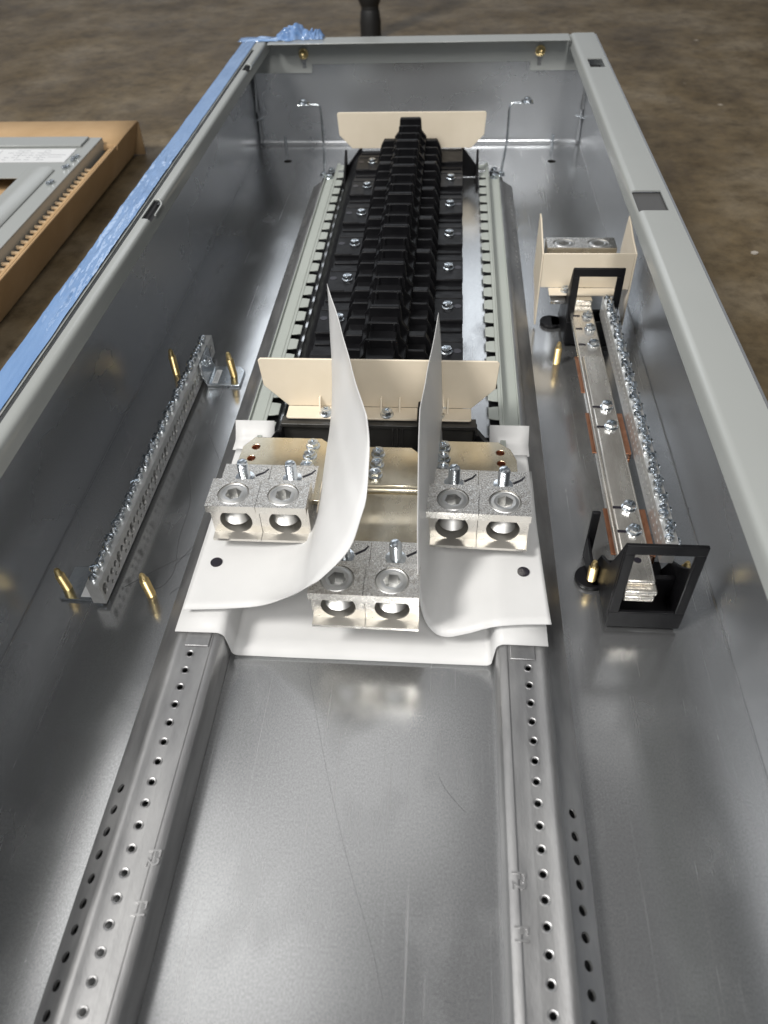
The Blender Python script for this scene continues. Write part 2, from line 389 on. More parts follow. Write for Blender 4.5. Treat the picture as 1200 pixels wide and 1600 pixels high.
# pencil scribbles on the back panel
def stroke(pts, w=.00018):
    pl = MB()
    P = catmull([(x, y, .00015) for x, y in pts], 30)
    for a, b in zip(P, P[1:]):
        d = (b-a).normalized(); n_ = Vector((-d.y, d.x, 0))*w
        v = [pl.b.verts.new(p) for p in (a-n_, b-n_, b+n_, a+n_)]; pl.b.faces.new(v)
    pl.build('pencil_mark', 'scratch', enc)
stroke([(-.172, -.79), (-.160, -.83), (-.158, -.875), (-.153, -.905), (-.157, -.922), (-.163, -.926)])
stroke([(-.187, -.925), (-.165, -.905), (-.140, -.885), (-.128, -.88)])
stroke([(-.155, -.905), (-.140, -.87), (-.130, -.85)])
stroke([(-.150, -.93), (-.135, -.91), (-.128, -.90)])
stroke([(-.165, -.74), (-.145, -.78), (-.138, -.80)])
stroke([(-.036, -.99), (-.015, -1.06), (.004, -1.115), (.022, -1.16), (.03, -1.185)], .00007)
stroke([(.056, -1.065), (.062, -1.075), (.072, -1.086)], .0001)

# ================================================================== mounting rails
def make_rail(sx, label):
    r = thing('mounting_rail', (sx*.11, -1.0, 0), label, 'rail', 'perforated mounting rails on the back panel')
    y0, y1 = -1.62, -.20
    top, t = .0250, .0014
    out = [(.0922, .0004), (.0924, top-.004), (.0936, top-.0012), (.0960, top), (.0985, top), (.0995, top-.0007), (.1010, top-.0007), (.1185, top-.0007), (.1200, top), (.1228, top), (.1250, top-.0012), (.1262, top-.005), (.1395, .0115), (.1395, .0003)]
    inn = [(.1381, .0003), (.1381, .0105), (.1250, top-.0062), (.1240, top-.0026), (.1225, top-.0015), (.1200, top-.0016), (.1185, top-.0023), (.0995, top-.0023), (.0985, top-.0016), (.0962, top-.0016), (.0948, top-.003), (.0938, top-.005), (.0937, .0004)]
    c = MB()
    y = -.245
    for k in range(18):
        p = Vector((sx*.1345, y, .0150)); n_ = Vector((sx*.55, 0, .84)); c.cyl(p-n_*.008, p+n_*.008, .0019, 12); y -= .0129
    y = -.9866 - .0129
    for k in range(30):
        c.cyl((sx*.1118, y, top-.01), (sx*.1118, y, top+.01), .0019, 16); y -= .01285
    y = -1.0905
    for k in range(22):
        p = Vector((sx*.1325, y, .0165)); n_ = Vector((sx*.55, 0, .84))
        c.cyl(p-n_*.008, p+n_*.008, .0028, 16); y -= .01285
    MB().prism([(sx*a, b) for a, b in out+inn], 'y', y0, y1).build('channel', 'rail', r, 32, cut=c)
    rg = MB(); y = -.9866 - .0129
    for k in range(18):
        rg.lathe([(.0021, top-.0008), (.0030, top-.0006), (.0027, top-.0003), (.0021, top-.0006)], 18, T(sx*.1118, y, 0), cap=False); y -= .01285
    e_ = rg.build('hole_burr', 'rail', r, 40)
    for tx, yy in (('F2', -1.132), ('F1', -1.1585)):
        text_mesh(tx, .0105, T(sx*.0985, yy, top-.0001, R(-90)), .00045).build('stamped_mark', 'rail', r)
    MB().box(min(sx*.1005, sx*.117), max(sx*.1005, sx*.117), -.9935, -.85, top-.0006, top+.0005).build('embossed_pad', 'rail', r, bevel=.0005)
    return r
make_rail(-1, 'perforated steel mounting rail stamped F2 and F1, on the ground bar side')
make_rail(1, 'perforated steel mounting rail stamped F2 and F1, on the neutral bar side')

# ================================================================== breaker interior
bi = thing('breaker_interior', (0, -.5, .026), 'black plastic bus cover with stepped centre barriers between two grey toothed rails', 'breaker panel interior')
Y0, Y1 = -.790, -.205        # near and far end
BZ = .066
pan = MB(); pan.box(-.1085, .1085, Y0+.02, Y1-.005, .0265, .0280); pan.build('pan', 'galv', bi)
base = MB()
base.box(-.0682, .0682, Y0, Y1, .028, BZ-.0036)
# screw pads alternate with lower recesses
PITCH = .0777
def bed(sx, first):
    b = MB(); y = first
    for k in range(-1, 8):
        yc = first - PITCH*k
        a, c_ = yc-.0245, yc+.0245
        a, c_ = max(a, Y0+.013), min(c_, Y1-.002)
        if c_-a > .006:
            b.box(min(sx*.020, sx*.0685), max(sx*.020, sx*.0685), a, c_, BZ-.0040, BZ)
            b.box(min(sx*.050, sx*.0685), max(sx*.050, sx*.0685), a, a+.0022, BZ-.0003, BZ+.0009)
            b.box(min(sx*.022, sx*.0675), max(sx*.022, sx*.0675), c_-.0085, c_-.0070, BZ-.0003, BZ+.0007)
        a2 = yc-.0245-.014
        if Y0+.01 < a2 < Y1-.01:
            b.box(min(sx*.022, sx*.067), max(sx*.022, sx*.067), a2-.0008, a2+.0008, BZ-.0042, BZ-.0022)
    return b
base.build('base', 'black', bi, bevel=.0006)
bed(-1, -.2566).build('screw_pad', 'black', bi, bevel=.0005)
bed(1, -.3098).build('screw_pad', 'black', bi, bevel=.0005)
for sx, first, xx in ((-1, -.2566, -.0487), (1, -.3098, .0537)):
    for k in range(7):
        y = first - PITCH*k
        if y > Y0+.01: put(FL, 'screw', bi, xx, y, BZ+.0002)
# recessed moulding marks
for sx, first in ((-1, -.2566), (1, -.3098)):
    for k in range(7):
        y = first-PITCH*k+.002
        if y > Y0+.01: MB().lathe([(.0036, BZ), (.0036, BZ+.00025)], 18, T(sx*.0635, y, 0)).build('moulding_mark', 'ink', bi)
# sloping black skirt on one side only, standing in for the gap's shade
MB().prism([(-.0667, .060), (-.0735, .057), (-.0865, .038), (-.0865, .0285), (-.0667, .0285)], 'y', Y0, Y1).build('shade_skirt', 'black', bi, bevel=.0008)
for sx in (-1, 1):
    MB().prism([(sx*.0667, .066), (sx*.0700, .066), (sx*.0905, .040), (sx*.0905, .0283), (sx*.0667, .0283)], 'y', Y1-.002, Y1+.0015).build('end_bracket', 'black', bi, bevel=.0005)
    MB().prism([(Y1, .064), (Y1, .030), (Y1-.05, .030), (Y1-.035, .042)], 'x', sx*.0875, sx*.0905).build('end_bracket', 'black', bi, bevel=.0005)
    MB().prism([(sx*.0667, .0645), (sx*.0720, .0645), (sx*.0930, .036), (sx*.0930, .0283), (sx*.0667, .0283)], 'y', Y0-.006, Y0+.0015).build('end_bracket', 'black', bi, bevel=.0005)
# centre barrier: a core with one stepped barrier per pole
XC = .0005
UP = .0259
core = MB()
core.box(XC-.0115, XC+.0115, Y0+.012, -.234, BZ-.003, .1050)
core.box(XC-.0355, XC+.0355, Y0+.012, -.232, BZ-.005, .0795)
core.box(XC-.0195, XC+.0195, Y0+.012, -.2335, BZ-.004, .0905)
core.build('barrier_core', 'black', bi, bevel=.001)
def barrier(tall):
    h = .1125 if not tall else .1140
    w = .0135
    pts = [(-.0205, BZ-.004), (-.0205, .091), (-w-.001, .0985), (-w, h-.0015), (-w+.0015, h), (w-.0015, h), (w, h-.0015), (w+.001, .0985), (.0205, .091), (.0205, BZ-.004)]
    b = MB()
    th = .0026 if not tall else .0060
    b.prism([(XC+x, z) for x, z in pts], 'y', -th, 0)
    if not tall:
        for s in (-1, 1):
            b.box(XC+s*.0095-.0009, XC+s*.0095+.0009, -th-.0014, -th+.0002, BZ, h-.0006)
    for s in (-1, 1):
        zt = .0862 if not tall else .0880
        q_ = [(XC+s*.0195, BZ-.004), (XC+s*.0195, zt), (XC+s*.0345, zt), (XC+s*.0385, zt-.0075), (XC+s*.0412, BZ+.004), (XC+s*.0412, BZ-.004)]
        b.prism(q_, 'y', -th*(1 if not tall else 1.4), 0)
    return b
BA = barrier(False); 
b0 = BA.build('barrier', 'black', None, bevel=.0006)
b1 = barrier(True).build('barrier', 'black', None, bevel=.0009)
k = 0; y = -.233
seq = 0
while y > Y0+.025:
    tall = (round((-.5395 - y)/UP) % 3 == 0)
    src = b1 if tall else b0
    c = src.copy(); COL.objects.link(c); c.parent = bi
    c.location = Vector((0, y, 0)) - root_loc(bi); y -= UP
bpy.data.objects.remove(b0); bpy.data.objects.remove(b1)
# grey toothed side rails
for sx in (-1, 1):
    c0, c1, xi, xo = Y0-.02, Y1+.022, .0915, .1035
    b = MB(); b.box(min(sx*.1005, sx*xo), max(sx*.1005, sx*xo), c0, c1, .0365, .0380)
    y = c0
    while y < c1-.012:
        b.prism([(sx*.1005, y), (sx*.1005, y+.0185), (sx*.0955, y+.0180), (sx*.0938, y+.0172), (sx*xi, y+.0170), (sx*xi, y+.0016), (sx*.0938, y+.0014), (sx*.0955, y+.0006)], 'z', .0365, .0380); y += .0262
    b.box(min(sx*.1035, sx*.1050), max(sx*.1035, sx*.1050), c0, c1, .0290, .0380)
    b.box(min(sx*.1050, sx*.1195), max(sx*.1050, sx*.1195), c0, c1-.025, .0281, .0294)
    b.box(min(sx*.1181, sx*.1195), max(sx*.1181, sx*.1195), c0, c1-.025, .0294, .0318)
    g = b.build('toothed_rail', 'toothed', bi, bevel=.0005)
    MB().box(min(sx*.0930, sx*.1032), max(sx*.0930, sx*.1032), c0+.03, c1-.03, .0283, .0310).build('notch_shade', 'black', bi)  # black strip added under the teeth to paint the notches dark
    MB().box(min(sx*.107, sx*.119), max(sx*.107, sx*.119), c1-.029, c1+.0, .0262, .0275).build('rail_foot', 'black', bi)
    put(FL, 'screw', bi, sx*.1135, c1-.004, .0277); put(FL, 'screw', bi, sx*.1135, c1-.031, .0295)
# near end wall under the lug-side card
ew = MB(); ew.box(-.078, .078, Y0-.008, Y0-.0005, .028, .0625)
for x in (-.03, .012, .016, .020, .045): ew.box(x-.0007, x+.0007, Y0-.0115, Y0-.0078, .030, .060)
ew.box(-.079, .079, Y0-.0115, Y0-.0005, .0600, .0635)
ew.build('end_block', 'blackgrey', bi, bevel=.0005)
MB().prism([(Y0-.03, .03), (Y0-.03, .060), (Y0-.012, .083), (Y0-.004, .083), (Y0-.004, .03)], 'x', .0325, .0355).build('phase_fin', 'black', bi, bevel=.0008)
for sx in (-1, 1):
    MB().prism([(sx*.078, .0625), (sx*.081, .0625), (sx*.101, .034), (sx*.101, .028), (sx*.078, .028)], 'y', Y0-.020, Y0-.0178).build('end_bracket', 'black', bi, bevel=.0005)
    MB().box(min(sx*.0775, sx*.0800), max(sx*.0775, sx*.0800), Y0-.020, Y0-.002, .030, .060).build('end_bracket', 'black', bi, bevel=.0005)

# ================================================================== cream end cards
def end_card(y, top, hw_t, hw_b, zk, label, flange):
    o = thing('barrier_plate', (0, y, BZ), label, 'barrier plate', 'cream barrier plates at the ends of the bus cover')
    z0 = BZ
    pts = [(-hw_b, z0), (hw_b, z0), (hw_t, zk), (hw_t+.0015, top-.002), (hw_t-.0005, top), (-hw_t+.0005, top), (-hw_t-.0015, top-.002), (-hw_t, zk)]
    b = MB(); b.prism(pts, 'y', y-.0009, y+.0009)
    b.build('card', 'cream', o, bevel=.0005)
    if flange:
        f = MB(); f.prism([(-hw_b, y-.0009), (-hw_b, y-.0150), (-hw_b+.0015, y-.0165), (.0315, y-.0165) , (.0315, y-.0009)], 'z', z0-.0016, z0+.0002)
        f.prism([(.0365, y-.0009), (.0365, y-.0165), (hw_b-.0015, y-.0165), (hw_b, y-.0150), (hw_b, y-.0009)], 'z', z0-.0016, z0+.0002)
        f.build('flange', 'cream', o, bevel=.0004)
        for x in (-.0482, -.0338, .0020, .0170, .056): MB().prism([(y-.0008, z0+.0105), (y-.0030, z0+.0100), (y-.0085, z0+.0002), (y-.0008, z0+.0002)], 'x', x-.0008, x+.0008).build('rib', 'cream', o, bevel=.0003)
        for x in (-.0425, .0070, .0480): put(FL, 'screw', o, x, y-.0112, z0+.0003)
    return o
end_card(-.7795, .1115, .0935, .0750, .0860, 'cream barrier plate standing near the lugs, screwed to the black bus cover', True)
end_card(-.2060, .1115, .0965, .0800, .0830, 'cream barrier plate standing at the far end of the black bus cover', False)

# ================================================================== lugs on their bus pads
LW = .0357
def lug_body(parent):
    prof = [(0, .035), (0, .0287), (.0068, .0287), (.0070, .0026), (0, .0022), (0, 0), (.0285, 0), (.0285, .0145), (.060, .0145), (.060, .0212), (.0285, .0212), (.0285, .035)]
    b = MB(); b.prism(prof, 'x', -LW/2+.0002, LW/2-.0002)
    c = MB()
    c.cyl((0, -.01, .0140), (0, .0265, .0140), .0117, 40)
    c.cyl((0, .0135, .0141), (0, .0135, .05), .0112, 40)
    return b, c
def lug_meshes():
    b, c = lug_body(None)
    o = b.build('tmp', 'tin', None, 30, cut=c)
    me = o.data; bpy.data.objects.remove(o)
    me.materials.append(M['tinrough']); me.materials.append(M['bore'])
    for p in me.polygons:
        if p.normal.z > .9 and (p.center.z > .034 or abs(p.center.z-.0212) < .001): p.material_index = 1
        elif math.hypot(p.center.x, p.center.z-.0140) < .01175 and p.center.y > .004 and abs(p.normal.y) < .5: p.material_index = 2
        elif math.hypot(p.center.x, p.center.z-.0140) < .0118 and p.center.y > .02: p.material_index = 2
    # set screw
    prof = [(.0086, .0120), (.0090, .0130)]; z = .0138
    while z < .0285: prof += [(.0098, z), (.0084, z+.0010)]; z += .0019
    prof += [(.0107, .0300), (.0110, .0330), (.0110, .0342), (.0103, .0349), (.0096, .0345), (.0090, .0347), (.0075, .0351), (.0062, .0347)]
    s = MB(); s.lathe(prof, 36, T(0, .0135, 0))
    cc = MB(); cc.prism([(x, y+.0135) for x, y in hex_pts(.0060, R(20))], 'z', .0250, .040)
    so = s.build('tmp', 'alum', None, 25, cut=cc); sm = so.data; bpy.data.objects.remove(so)
    # mounting bolt
    r = .0041; prof = [(.0072, .0211), (.0072, .0218), (.0060, .0220), (r, .0224)]; z = .0235
    while z < .0350: prof += [(r*1.05, z), (r*.80, z+.0008)]; z += .0016
    prof += [(r*.96, .0362), (r*.9, .0368), (r*.6, .0372)]
    s = MB(); s.lathe(prof, 20, T(0, .045, 0))
    cc = MB(); cc.box(-.006, .006, -.0007, .0007, .0355, .04, T(0, .045, 0, R(40)))
    so = s.build('tmp', 'zinc', None, 45, cut=cc); bm_ = so.data; bpy.data.objects.remove(so)
    mk = MB(); mk.prism([(.007, .048), (.013, .052), (.0155, .0555), (.0165, .0552), (.0140, .0505), (.0078, .0462)], 'z', .0211, .02135)
    mo = mk.build('tmp', 'ink', None); mm = mo.data; bpy.data.objects.remove(mo)
    return me, sm, bm_, mm
LG, SS, MBT, MKM = lug_meshes()
def terminal(x0, y, z, label, rot=0, mark=True):
    o = thing('terminal_lug', (x0, y, z), label, 'terminal lug', 'double barrel lugs bolted to the bus pads')
    o.rotation_euler = (0, 0, rot)
    for k in (-.5, .5):
        l = bpy.data.objects.new('lug_body', LG); COL.objects.link(l); l.parent = o; l.location = (k*LW, 0, 0)
        s = bpy.data.objects.new('set_screw', SS); COL.objects.link(s); s.parent = l
        s.matrix_basis = Matrix.Translation((0, .0135, 0)) @ Matrix.Rotation(random.uniform(-.5, .5), 4, 'Z') @ Matrix.Translation((0, -.0135, 0))
        t = bpy.data.objects.new('bolt', MBT); COL.objects.link(t); t.parent = l
        m_ = bpy.data.objects.new('ink_mark', MKM); COL.objects.link(m_); m_.parent = l
    return o
terminal(-.0758, -.9150, .0450, 'silver two barrel lug on the ground bar side, under the taller curled white sheet', R(.0))
terminal(.0782, -.9155, .0450, 'silver two barrel lug on the neutral bar side, beside the shorter curled white sheet', R(-1.6))
terminal(.0045, -.9805, .0340, 'silver two barrel lug in the middle, lower and nearest the bare steel floor', R(-.6))
def pad(name, pts, z0, z1, label, holes, screws):
    o = thing('bus_pad', (sum(p[0] for p in pts)/len(pts), -.85, z0), label, 'bus bar', 'plated bus pads carrying the lugs')
    c = MB()
    for x, y in holes: c.cyl((x, y, z0-.01), (x, y, z1+.01), .0030, 20)
    b = MB(); b.prism(pts, 'z', z0, z1); b.build('plate', 'bus', o, bevel=.0006, cut=c if holes else None)
    if holes:
        h = MB()
        for x, y in holes: h.lathe([(.00301, z0-.0002), (.00301, z1-.0002), (.0026, z1-.0010), (.0024, z0-.0002)], 20, T(x, y, 0), cap=False)
        h.build('hole_wall', 'copper', o, 40)
    for x, y in screws: put(FL, 'screw', o, x, y, z1+.0001)
    return o
PZ = .0600
pL = pad('l', [(-.1075, -.886), (-.1050, -.8260), (-.0975, -.8145), (-.0435, -.8145), (-.0375, -.8200), (-.0365, -.886)], PZ-.005, PZ,
     'gold tinted bus pad with three screws and three holes, under the ground bar side lug', [(-.0947, -.8268), (-.0960, -.8405), (-.0962, -.8530)], [(-.0492, -.8245), (-.0500, -.8370), (-.0508, -.8500)])
MB().box(-.0362, -.0348, -.900, -.819, .046, .0635).build('edge_strip', 'cream', pL, bevel=.0003)
pad('r', [(.0425, -.886), (.0425, -.8145), (.0965, -.8145), (.1055, -.8235), (.1095, -.835), (.1095, -.886)], PZ-.005, PZ,
     'gold tinted bus pad with two copper holes, under the neutral bar side lug', [(.0973, -.8275), (.0976, -.8400)], [(.0536, -.8235), (.0536, -.8365), (.0536, -.849)])
o = thing('bus_pad', (.01, -.86, .045), 'stepped gold bus strip running down to the middle lug', 'bus bar', 'plated bus pads carrying the lugs')
b = MB(); b.prism([(-.012, -.868), (-.012, -.8235), (.0285, -.8235), (.0370, -.832), (.0370, -.868)], 'z', PZ-.005, PZ)
b.build('plate', 'bus', o, bevel=.0006)
prof = []
for t in range(0, 91, 15): prof.append((-.8682-.0045*math.sin(R(t)), PZ-.0045+.0045*math.cos(R(t))))
prof += [(-.876, .0545), (-.8845, .0505), (-.895, .0485), (-.899, .0482), (-.940, .0482), (-.940, .0435), (-.896, .0435), (-.8685, .050)]
MB().prism(prof, 'x', -.0120, .0370).build('step_down', 'bus', o, 30)
for x, y in ((.0030, -.8325), (.0030, -.8450), (.0025, -.8570)): put(FL, 'screw', o, x, y, PZ+.0001)

# ================================================================== white insulating sheets
def arc(cx, cz, r, a0, a1, n=6): return [(cx+r*math.cos(R(a0+(a1-a0)*i/n)), cz+r*math.sin(R(a0+(a1-a0)*i/n))) for i in range(n+1)]
tr = [(-.1255, .0275), (-.100, .0278)] + arc(-.0975, .0218, .006, 100, 0)[0:] + [(-.0900, .0075)] + arc(-.0858, .0066, .0042, 180, 270)
tr = tr + [(-.05, .0022), (0, .0024), (.05, .0022)] + [(-x, z) for x, z in tr[::-1]]
rows = []
for i in range(12):
    y = -.812 - (.9840-.812)*i/11
    rows.append([Vector((x, y, z)) for x, z in tr])
b = MB(); b.grid(rows)
o = tag(b.build('insulating_sheet', 'film', None, 60, solid=.0005), 'flat white sheet folded down between the rails beneath the middle lug', 'insulating sheet')
def flap(F, Bk, label, tabx, ex, NU=60, NV=24):
    A = catmull(F, NU); C = catmull(Bk, NU)
    rows = []
    for j in range(NV+1):
        v = j/NV
        row = []
        for i in range(NU+1):
            p = A[i].lerp(C[i], v**(ex + (1-ex)*max(0, min(1, i/NU*2.2-1.1))))
            p.y = A[i].y + (C[i].y-A[i].y)*v
            wv = .0009*min(1, v*6)*min(1, i/NU*5)*mnoise.noise((p.x*28, p.y*28, p.z*22))
            p.x += wv; p.z += .5*wv
            row.append(p)
        rows.append(row)
    b = MB(); b.grid(rows)
    x0, x1 = tabx
    tabp = [(-.8010, .0341), (-.7900, .0343), (-.7876, .0350), (-.7860, .0368), (-.7780, .0478)]
    b.grid([[Vector((x0+(x1-x0)*i/4, y, z)) for i in range(5)] for y, z in tabp])
    o = b.build('curled_sheet', 'film', None, 60, solid=.0004)
    o['group'] = 'white sheets curled up between the lugs'
    return tag(o, label, 'insulating sheet', 'white sheets curled up between the lugs')
FLF = [(-.1225, -.9701, .0335), (-.0938, -.9682, .034), (-.0715, -.968, .0375), (-.0546, -.975, .0526), (-.0364, -.982, .0722), (-.0258, -.985, .0839), (-.0201, -.985, .0891),
       (-.008, -.98, .1006), (-.0006, -.972, .1077), (.0048, -.96, .1207), (.0071, -.952, .1265), (.0079, -.937, .1391), (.0078, -.925, .1493), (.0059, -.915, .1612)]
FLB = [(-.1205, -.800, .0345), (-.095, -.800, .0345), (-.070, -.798, .0345), (-.052, -.790, .0350), (-.044, -.780, .0380), (-.0405, -.770, .0432), (-.0392, -.7655, .055),
       (-.0391, -.7630, .068), (-.0392, -.760, .0802), (-.0391, -.7585, .098), (-.039, -.757, .115), (-.0394, -.752, .137), (-.0397, -.7467, .158)]
s1 = flap(FLF, FLB, 'white sheet curled up to the taller pointed fin, black dot near the ground bar side', (-.1235, -.0900), .32)
FRF = [(.1280, -.9705, .0335), (.1080, -.972, .034), (.0925, -.9738, .0335), (.0833, -.972, .0274), (.0728, -.973, .0231), (.0578, -.972, .017), (.0476, -.970, .0231), (.0414, -.968, .0427),
       (.039, -.962, .0683), (.0381, -.95, .0888), (.0377, -.93, .1177), (.0373, -.91, .1378), (.0374, -.893, .15)]
FRB = [(.1220, -.800, .0345), (.105, -.800, .0345), (.092, -.799, .0345), (.080, -.797, .0345), (.068, -.794, .0345), (.058, -.790, .036), (.0535, -.787, .045), (.0525, -.784, .0560),
       (.0521, -.782, .070), (.0512, -.780, .09), (.0504, -.778, .1123), (.0489, -.776, .1338), (.0471, -.774, .15)]
s2 = flap(FRF, FRB, 'white sheet curled up to the shorter pointed fin, black dot near the neutral bar side', (.0915, .1238), .8)
MB().lathe([(.0043, .0343), (.0043, .0351)], 28, T(-.1084, -.927, 0)).build('plug', 'ink', s1)
MB().lathe([(.0043, .0343), (.0043, .0351)], 28, T(.1119, -.9262, 0)).build('plug', 'ink', s2)

# ================================================================== ground bar
gb = thing('ground_bar', (-.193, -.78, 0), 'perforated aluminium ground bar lined with screws, on two zinc feet', 'terminal bar')
ang = math.atan2(.005, .33)
GM = T(-.1982, -.945, 0, -ang)
b = MB(); b.box(-.0050, .0050, 0, .335, .0045, .0252, GM)
c = MB()
y = .006; k = 0
while y < .331:
    c.cyl(GM @ Vector((-.002, y, .0165)), GM @ Vector((.009, y, .0165)), .0027 if k % 4 else .0036, 14)
    if k % 4: c.cyl(GM @ Vector((-.002, y+.004, .0092)), GM @ Vector((.009, y+.004, .0092)), .0018, 12)
    else: c.cyl(GM @ Vector((-.002, y, .0132)), GM @ Vector((.009, y, .0132)), .0034, 14)
    y += .0078; k += 1
b.build('bar', 'bar', gb, 40, cut=c)
SLB = slot_screw_mesh(.0035, .0048); SLS = slot_screw_mesh(.0030, .0038)
y = .006; k = 0
while y < .331:
    p = GM @ Vector((-.0012 - .0010*(k % 2), y, .0251 + .0012*random.random()))
    put(SLB if k % 3 else SLS, 'terminal_screw', gb, p.x, p.y, p.z, None, random.uniform(-.12, .12), random.uniform(-.25, -.02)); y += .0078; k += 1
b = MB(); b.prism([(-.232, -.9405), (-.1995, -.9415), (-.1975, -.930), (-.1985, -.908), (-.232, -.908)], 'z', .0004, .0026); b.box(-.2035, -.1955, -.944, -.936, .0026, .0075)
b.build('foot', 'zinc', gb, bevel=.0005)
b = MB(); b.prism([(-.1845, -.6655), (-.1505, -.6655), (-.1505, -.640), (-.156, -.633), (-.1845, -.633)], 'z', .0004, .0030)
b.prism([(-.1845, .0005), (-.1845, .0030), (-.1878, .012), (-.1878, .028), (-.1858, .028), (-.1858, .012), (-.1828, .0030)], 'y', -.6655, -.633)
b.build('foot', 'zinc', gb, bevel=.0005)
put(FL, 'screw', gb, -.1858, -.648, .019, 0, 0, R(90))
MB().box(-.1795, -.1738, -.6630, -.6400, .00305, .0033).build('sticker', 'label', gb)
b = MB()
for i in range(3): b.box(-.1782+i*.0012, -.1777+i*.0012, -.660, -.643-.002*i, .0033, .0034)
b.build('sticker_print', 'print', gb)
MB().box(-.2160, -.2030, -.938, -.912, .0026, .0029).build('sticker', 'label', gb)
MB().lathe([(.0042, .0029), (.0042, .0031), (.0034, .0031), (.0034, .0029)], 24, T(-.2085, -.930, 0), cap=False).build('sticker_print', 'green', gb)

# ================================================================== neutral bar
nb = thing('neutral_bar', (.19, -.77, .03), 'plated neutral bus bar with copper links and a screw studded terminal strip', 'terminal bar')
b = MB(); b.box(.1775, .2005, -.9455, -.555, .0350, .0400); b.build('bar', 'neutral', nb, bevel=.0016); MB().box(.178, .2003, -.571, -.553, .0401, .0460).build('bar_spacer', 'tin', nb, bevel=.0006)
b = MB(); b.box(.1790, .1992, -.9400, -.668, .0402, .0448); b.build('bar', 'neutral', nb, bevel=.0018)
b = MB(); b.box(.1785, .1997, -.945, -.667, .0285, .0338); b.build('bar', 'neutral', nb, bevel=.0014)
for y0, y1 in ((-.712, -.655), (-.795, -.742), (-.907, -.860)):
    if y0 < -.72: MB().box(.2048, .2066, y0, y1, .0250, .0337).build('copper_link', 'copper', nb, bevel=.0003)
    MB().box(.1752, .2066 if y0 < -.72 else .2012, y0, y1, .0338, .0350).build('copper_link', 'copper', nb, bevel=.0003)
for y, z in ((-.590, .0402), (-.614, .0402), (-.642, .0402), (-.7465, .045), (-.7735, .045), (-.8690, .045), (-.8935, .045)):
    put(FL, 'screw', nb, .1912 if z > .042 else .1935, y, z)
    MB().prism([(.1795, y-.0012), (.1860, y-.0016), (.1862, y+.0010), (.1797, y+.0012)], 'z', z, z+.0002).build('ink_mark', 'ink', nb)
MB().lathe([(.0026, .0449), (.0026, .0451)], 18, T(.1895, -.9210, 0)).build('painted_hole', 'ink', nb)  # flat dark disc, the hole's shaded inside painted on the bar
b = MB(); b.box(.2085, .2175, -.912, -.575, .0330, .0530)
c = MB(); y = -.908; k = 0
while y < -.578:
    c.cyl((.205, y, .0470), (.213, y, .0470), .0022, 12)
    c.cyl((.205, y+.004, .0395), (.213, y+.004, .0395), .0016, 10); y += .0078; k += 1
b.build('terminal_strip', 'bar', nb, 40, cut=c)
y = -.908; k = 0
while y < -.578:
    put(SLB if k % 2 else SLS, 'terminal_screw', nb, .2128+.0012*((k*7) % 3-1), y, .0528+.0012*random.random(), None, random.uniform(-.2, .2), random.uniform(.0, .3))
    if k % 2 == 0: put(SLS, 'terminal_screw', nb, .2173, y+.003, .0480, 0, 0, R(75))
    y += .0078; k += 1

# black brackets that carry the neutral bar
def bracket(yf, label, far):
    o = thing('bar_bracket', (.195, yf, 0), label, 'bracket', 'black brackets holding the neutral bar')
    x0, x1 = (.1705, .2218) if not far else (.1745, .2238)
    zb, zt = .004, .0880
    b = MB(); d = .0030
    bb = .0205 if not far else .030
    b.box(x0, x1, yf-d, yf, zb, bb); b.box(x0, x1, yf-d, yf, zt-.0085, zt)
    b.box(x0, x0+.0068, yf-d, yf, bb, zt-.0085); b.box(x1-.0068, x1, yf-d, yf, bb, zt-.0085)
    b.build('frame', 'black', o, bevel=.0007)
    b = MB(); b.box(x0+.002, x1-.002, yf, yf+.060, .0006, .0045); b.lathe([(.0115, .0006), (.0115, .0040)], 28, T(.1660, yf+.043, 0)); b.lathe([(.009, .0006), (.009, .0040)], 28, T(.2315, yf+.045, 0))
    b.box(.166, .2300, yf+.034, yf+.052, .0006, .0040)
    b.build('foot', 'black', o, bevel=.0006)
    b = MB()
    b.prism([(yf, .0045), (yf, zt), (yf+.010, zt-.022), (yf+.022, .042), (yf+.045, .026), (yf+.056, .0045)], 'x', x0-.0002, x0+.0022)
    b.prism([(yf, .0045), (yf, zt-.010), (yf+.006, zt-.030), (yf+.022, .042), (yf+.040, .028), (yf+.052, .0045)], 'x', x1-.0030, x1-.0006)
    b.box(x0+.0022, x1-.003, yf+.022, yf+.026, .0045, .0282)
    b.box(.1630, .1690, yf+.064, yf+.067, .0006, .050) if not far else None
    b.box(.1630, .1650, yf+.040, yf+.067, .0040, .024) if not far else None
    b.build('web', 'black', o, bevel=.0007)
    return o
bracket(-.945, 'black plastic bracket with square open frame at the near end of the neutral bar', False)
bracket(-.582, 'black plastic bracket with square open frame in front of the cream lug cover', True)

# ================================================================== cream neutral lug cover with its lug
cv = thing('lug_cover', (.195, -.53, 0), 'cream plastic lug cover with tall side wings behind the black bracket', 'lug cover')
yb = -.548
b = MB(); b.prism([(.1492, .0480), (.1492, .0850), (.2392, .0853), (.2392, .046), (.2230, .046), (.2230, .0480)], 'y', yb, yb+.0018)
b.build('front_wall', 'cream', cv, bevel=.0005)
b = MB(); b.box(.1572, .2245, yb-.014, yb, .0462, .0480); b.build('front_ledge', 'cream', cv, bevel=.0005)
wl = [(yb, .0040), (yb, .0850), (-.500, .1000), (-.488, .1000), (-.488, .035), (-.520, .0250), (yb+.006, .0040)]
b = MB(); b.prism(wl, 'x', .1474, .1490); b.build('side_wing', 'cream', cv, bevel=.0005)
wr = [(yb, .0040), (yb, .0850), (-.522, .0885), (-.500, .0945), (-.486, .0965), (-.478, .060), (-.478, .02)]
b = MB(); b.prism(wr, 'x', .2394, .2410); b.build('side_wing', 'cream', cv, bevel=.0005)
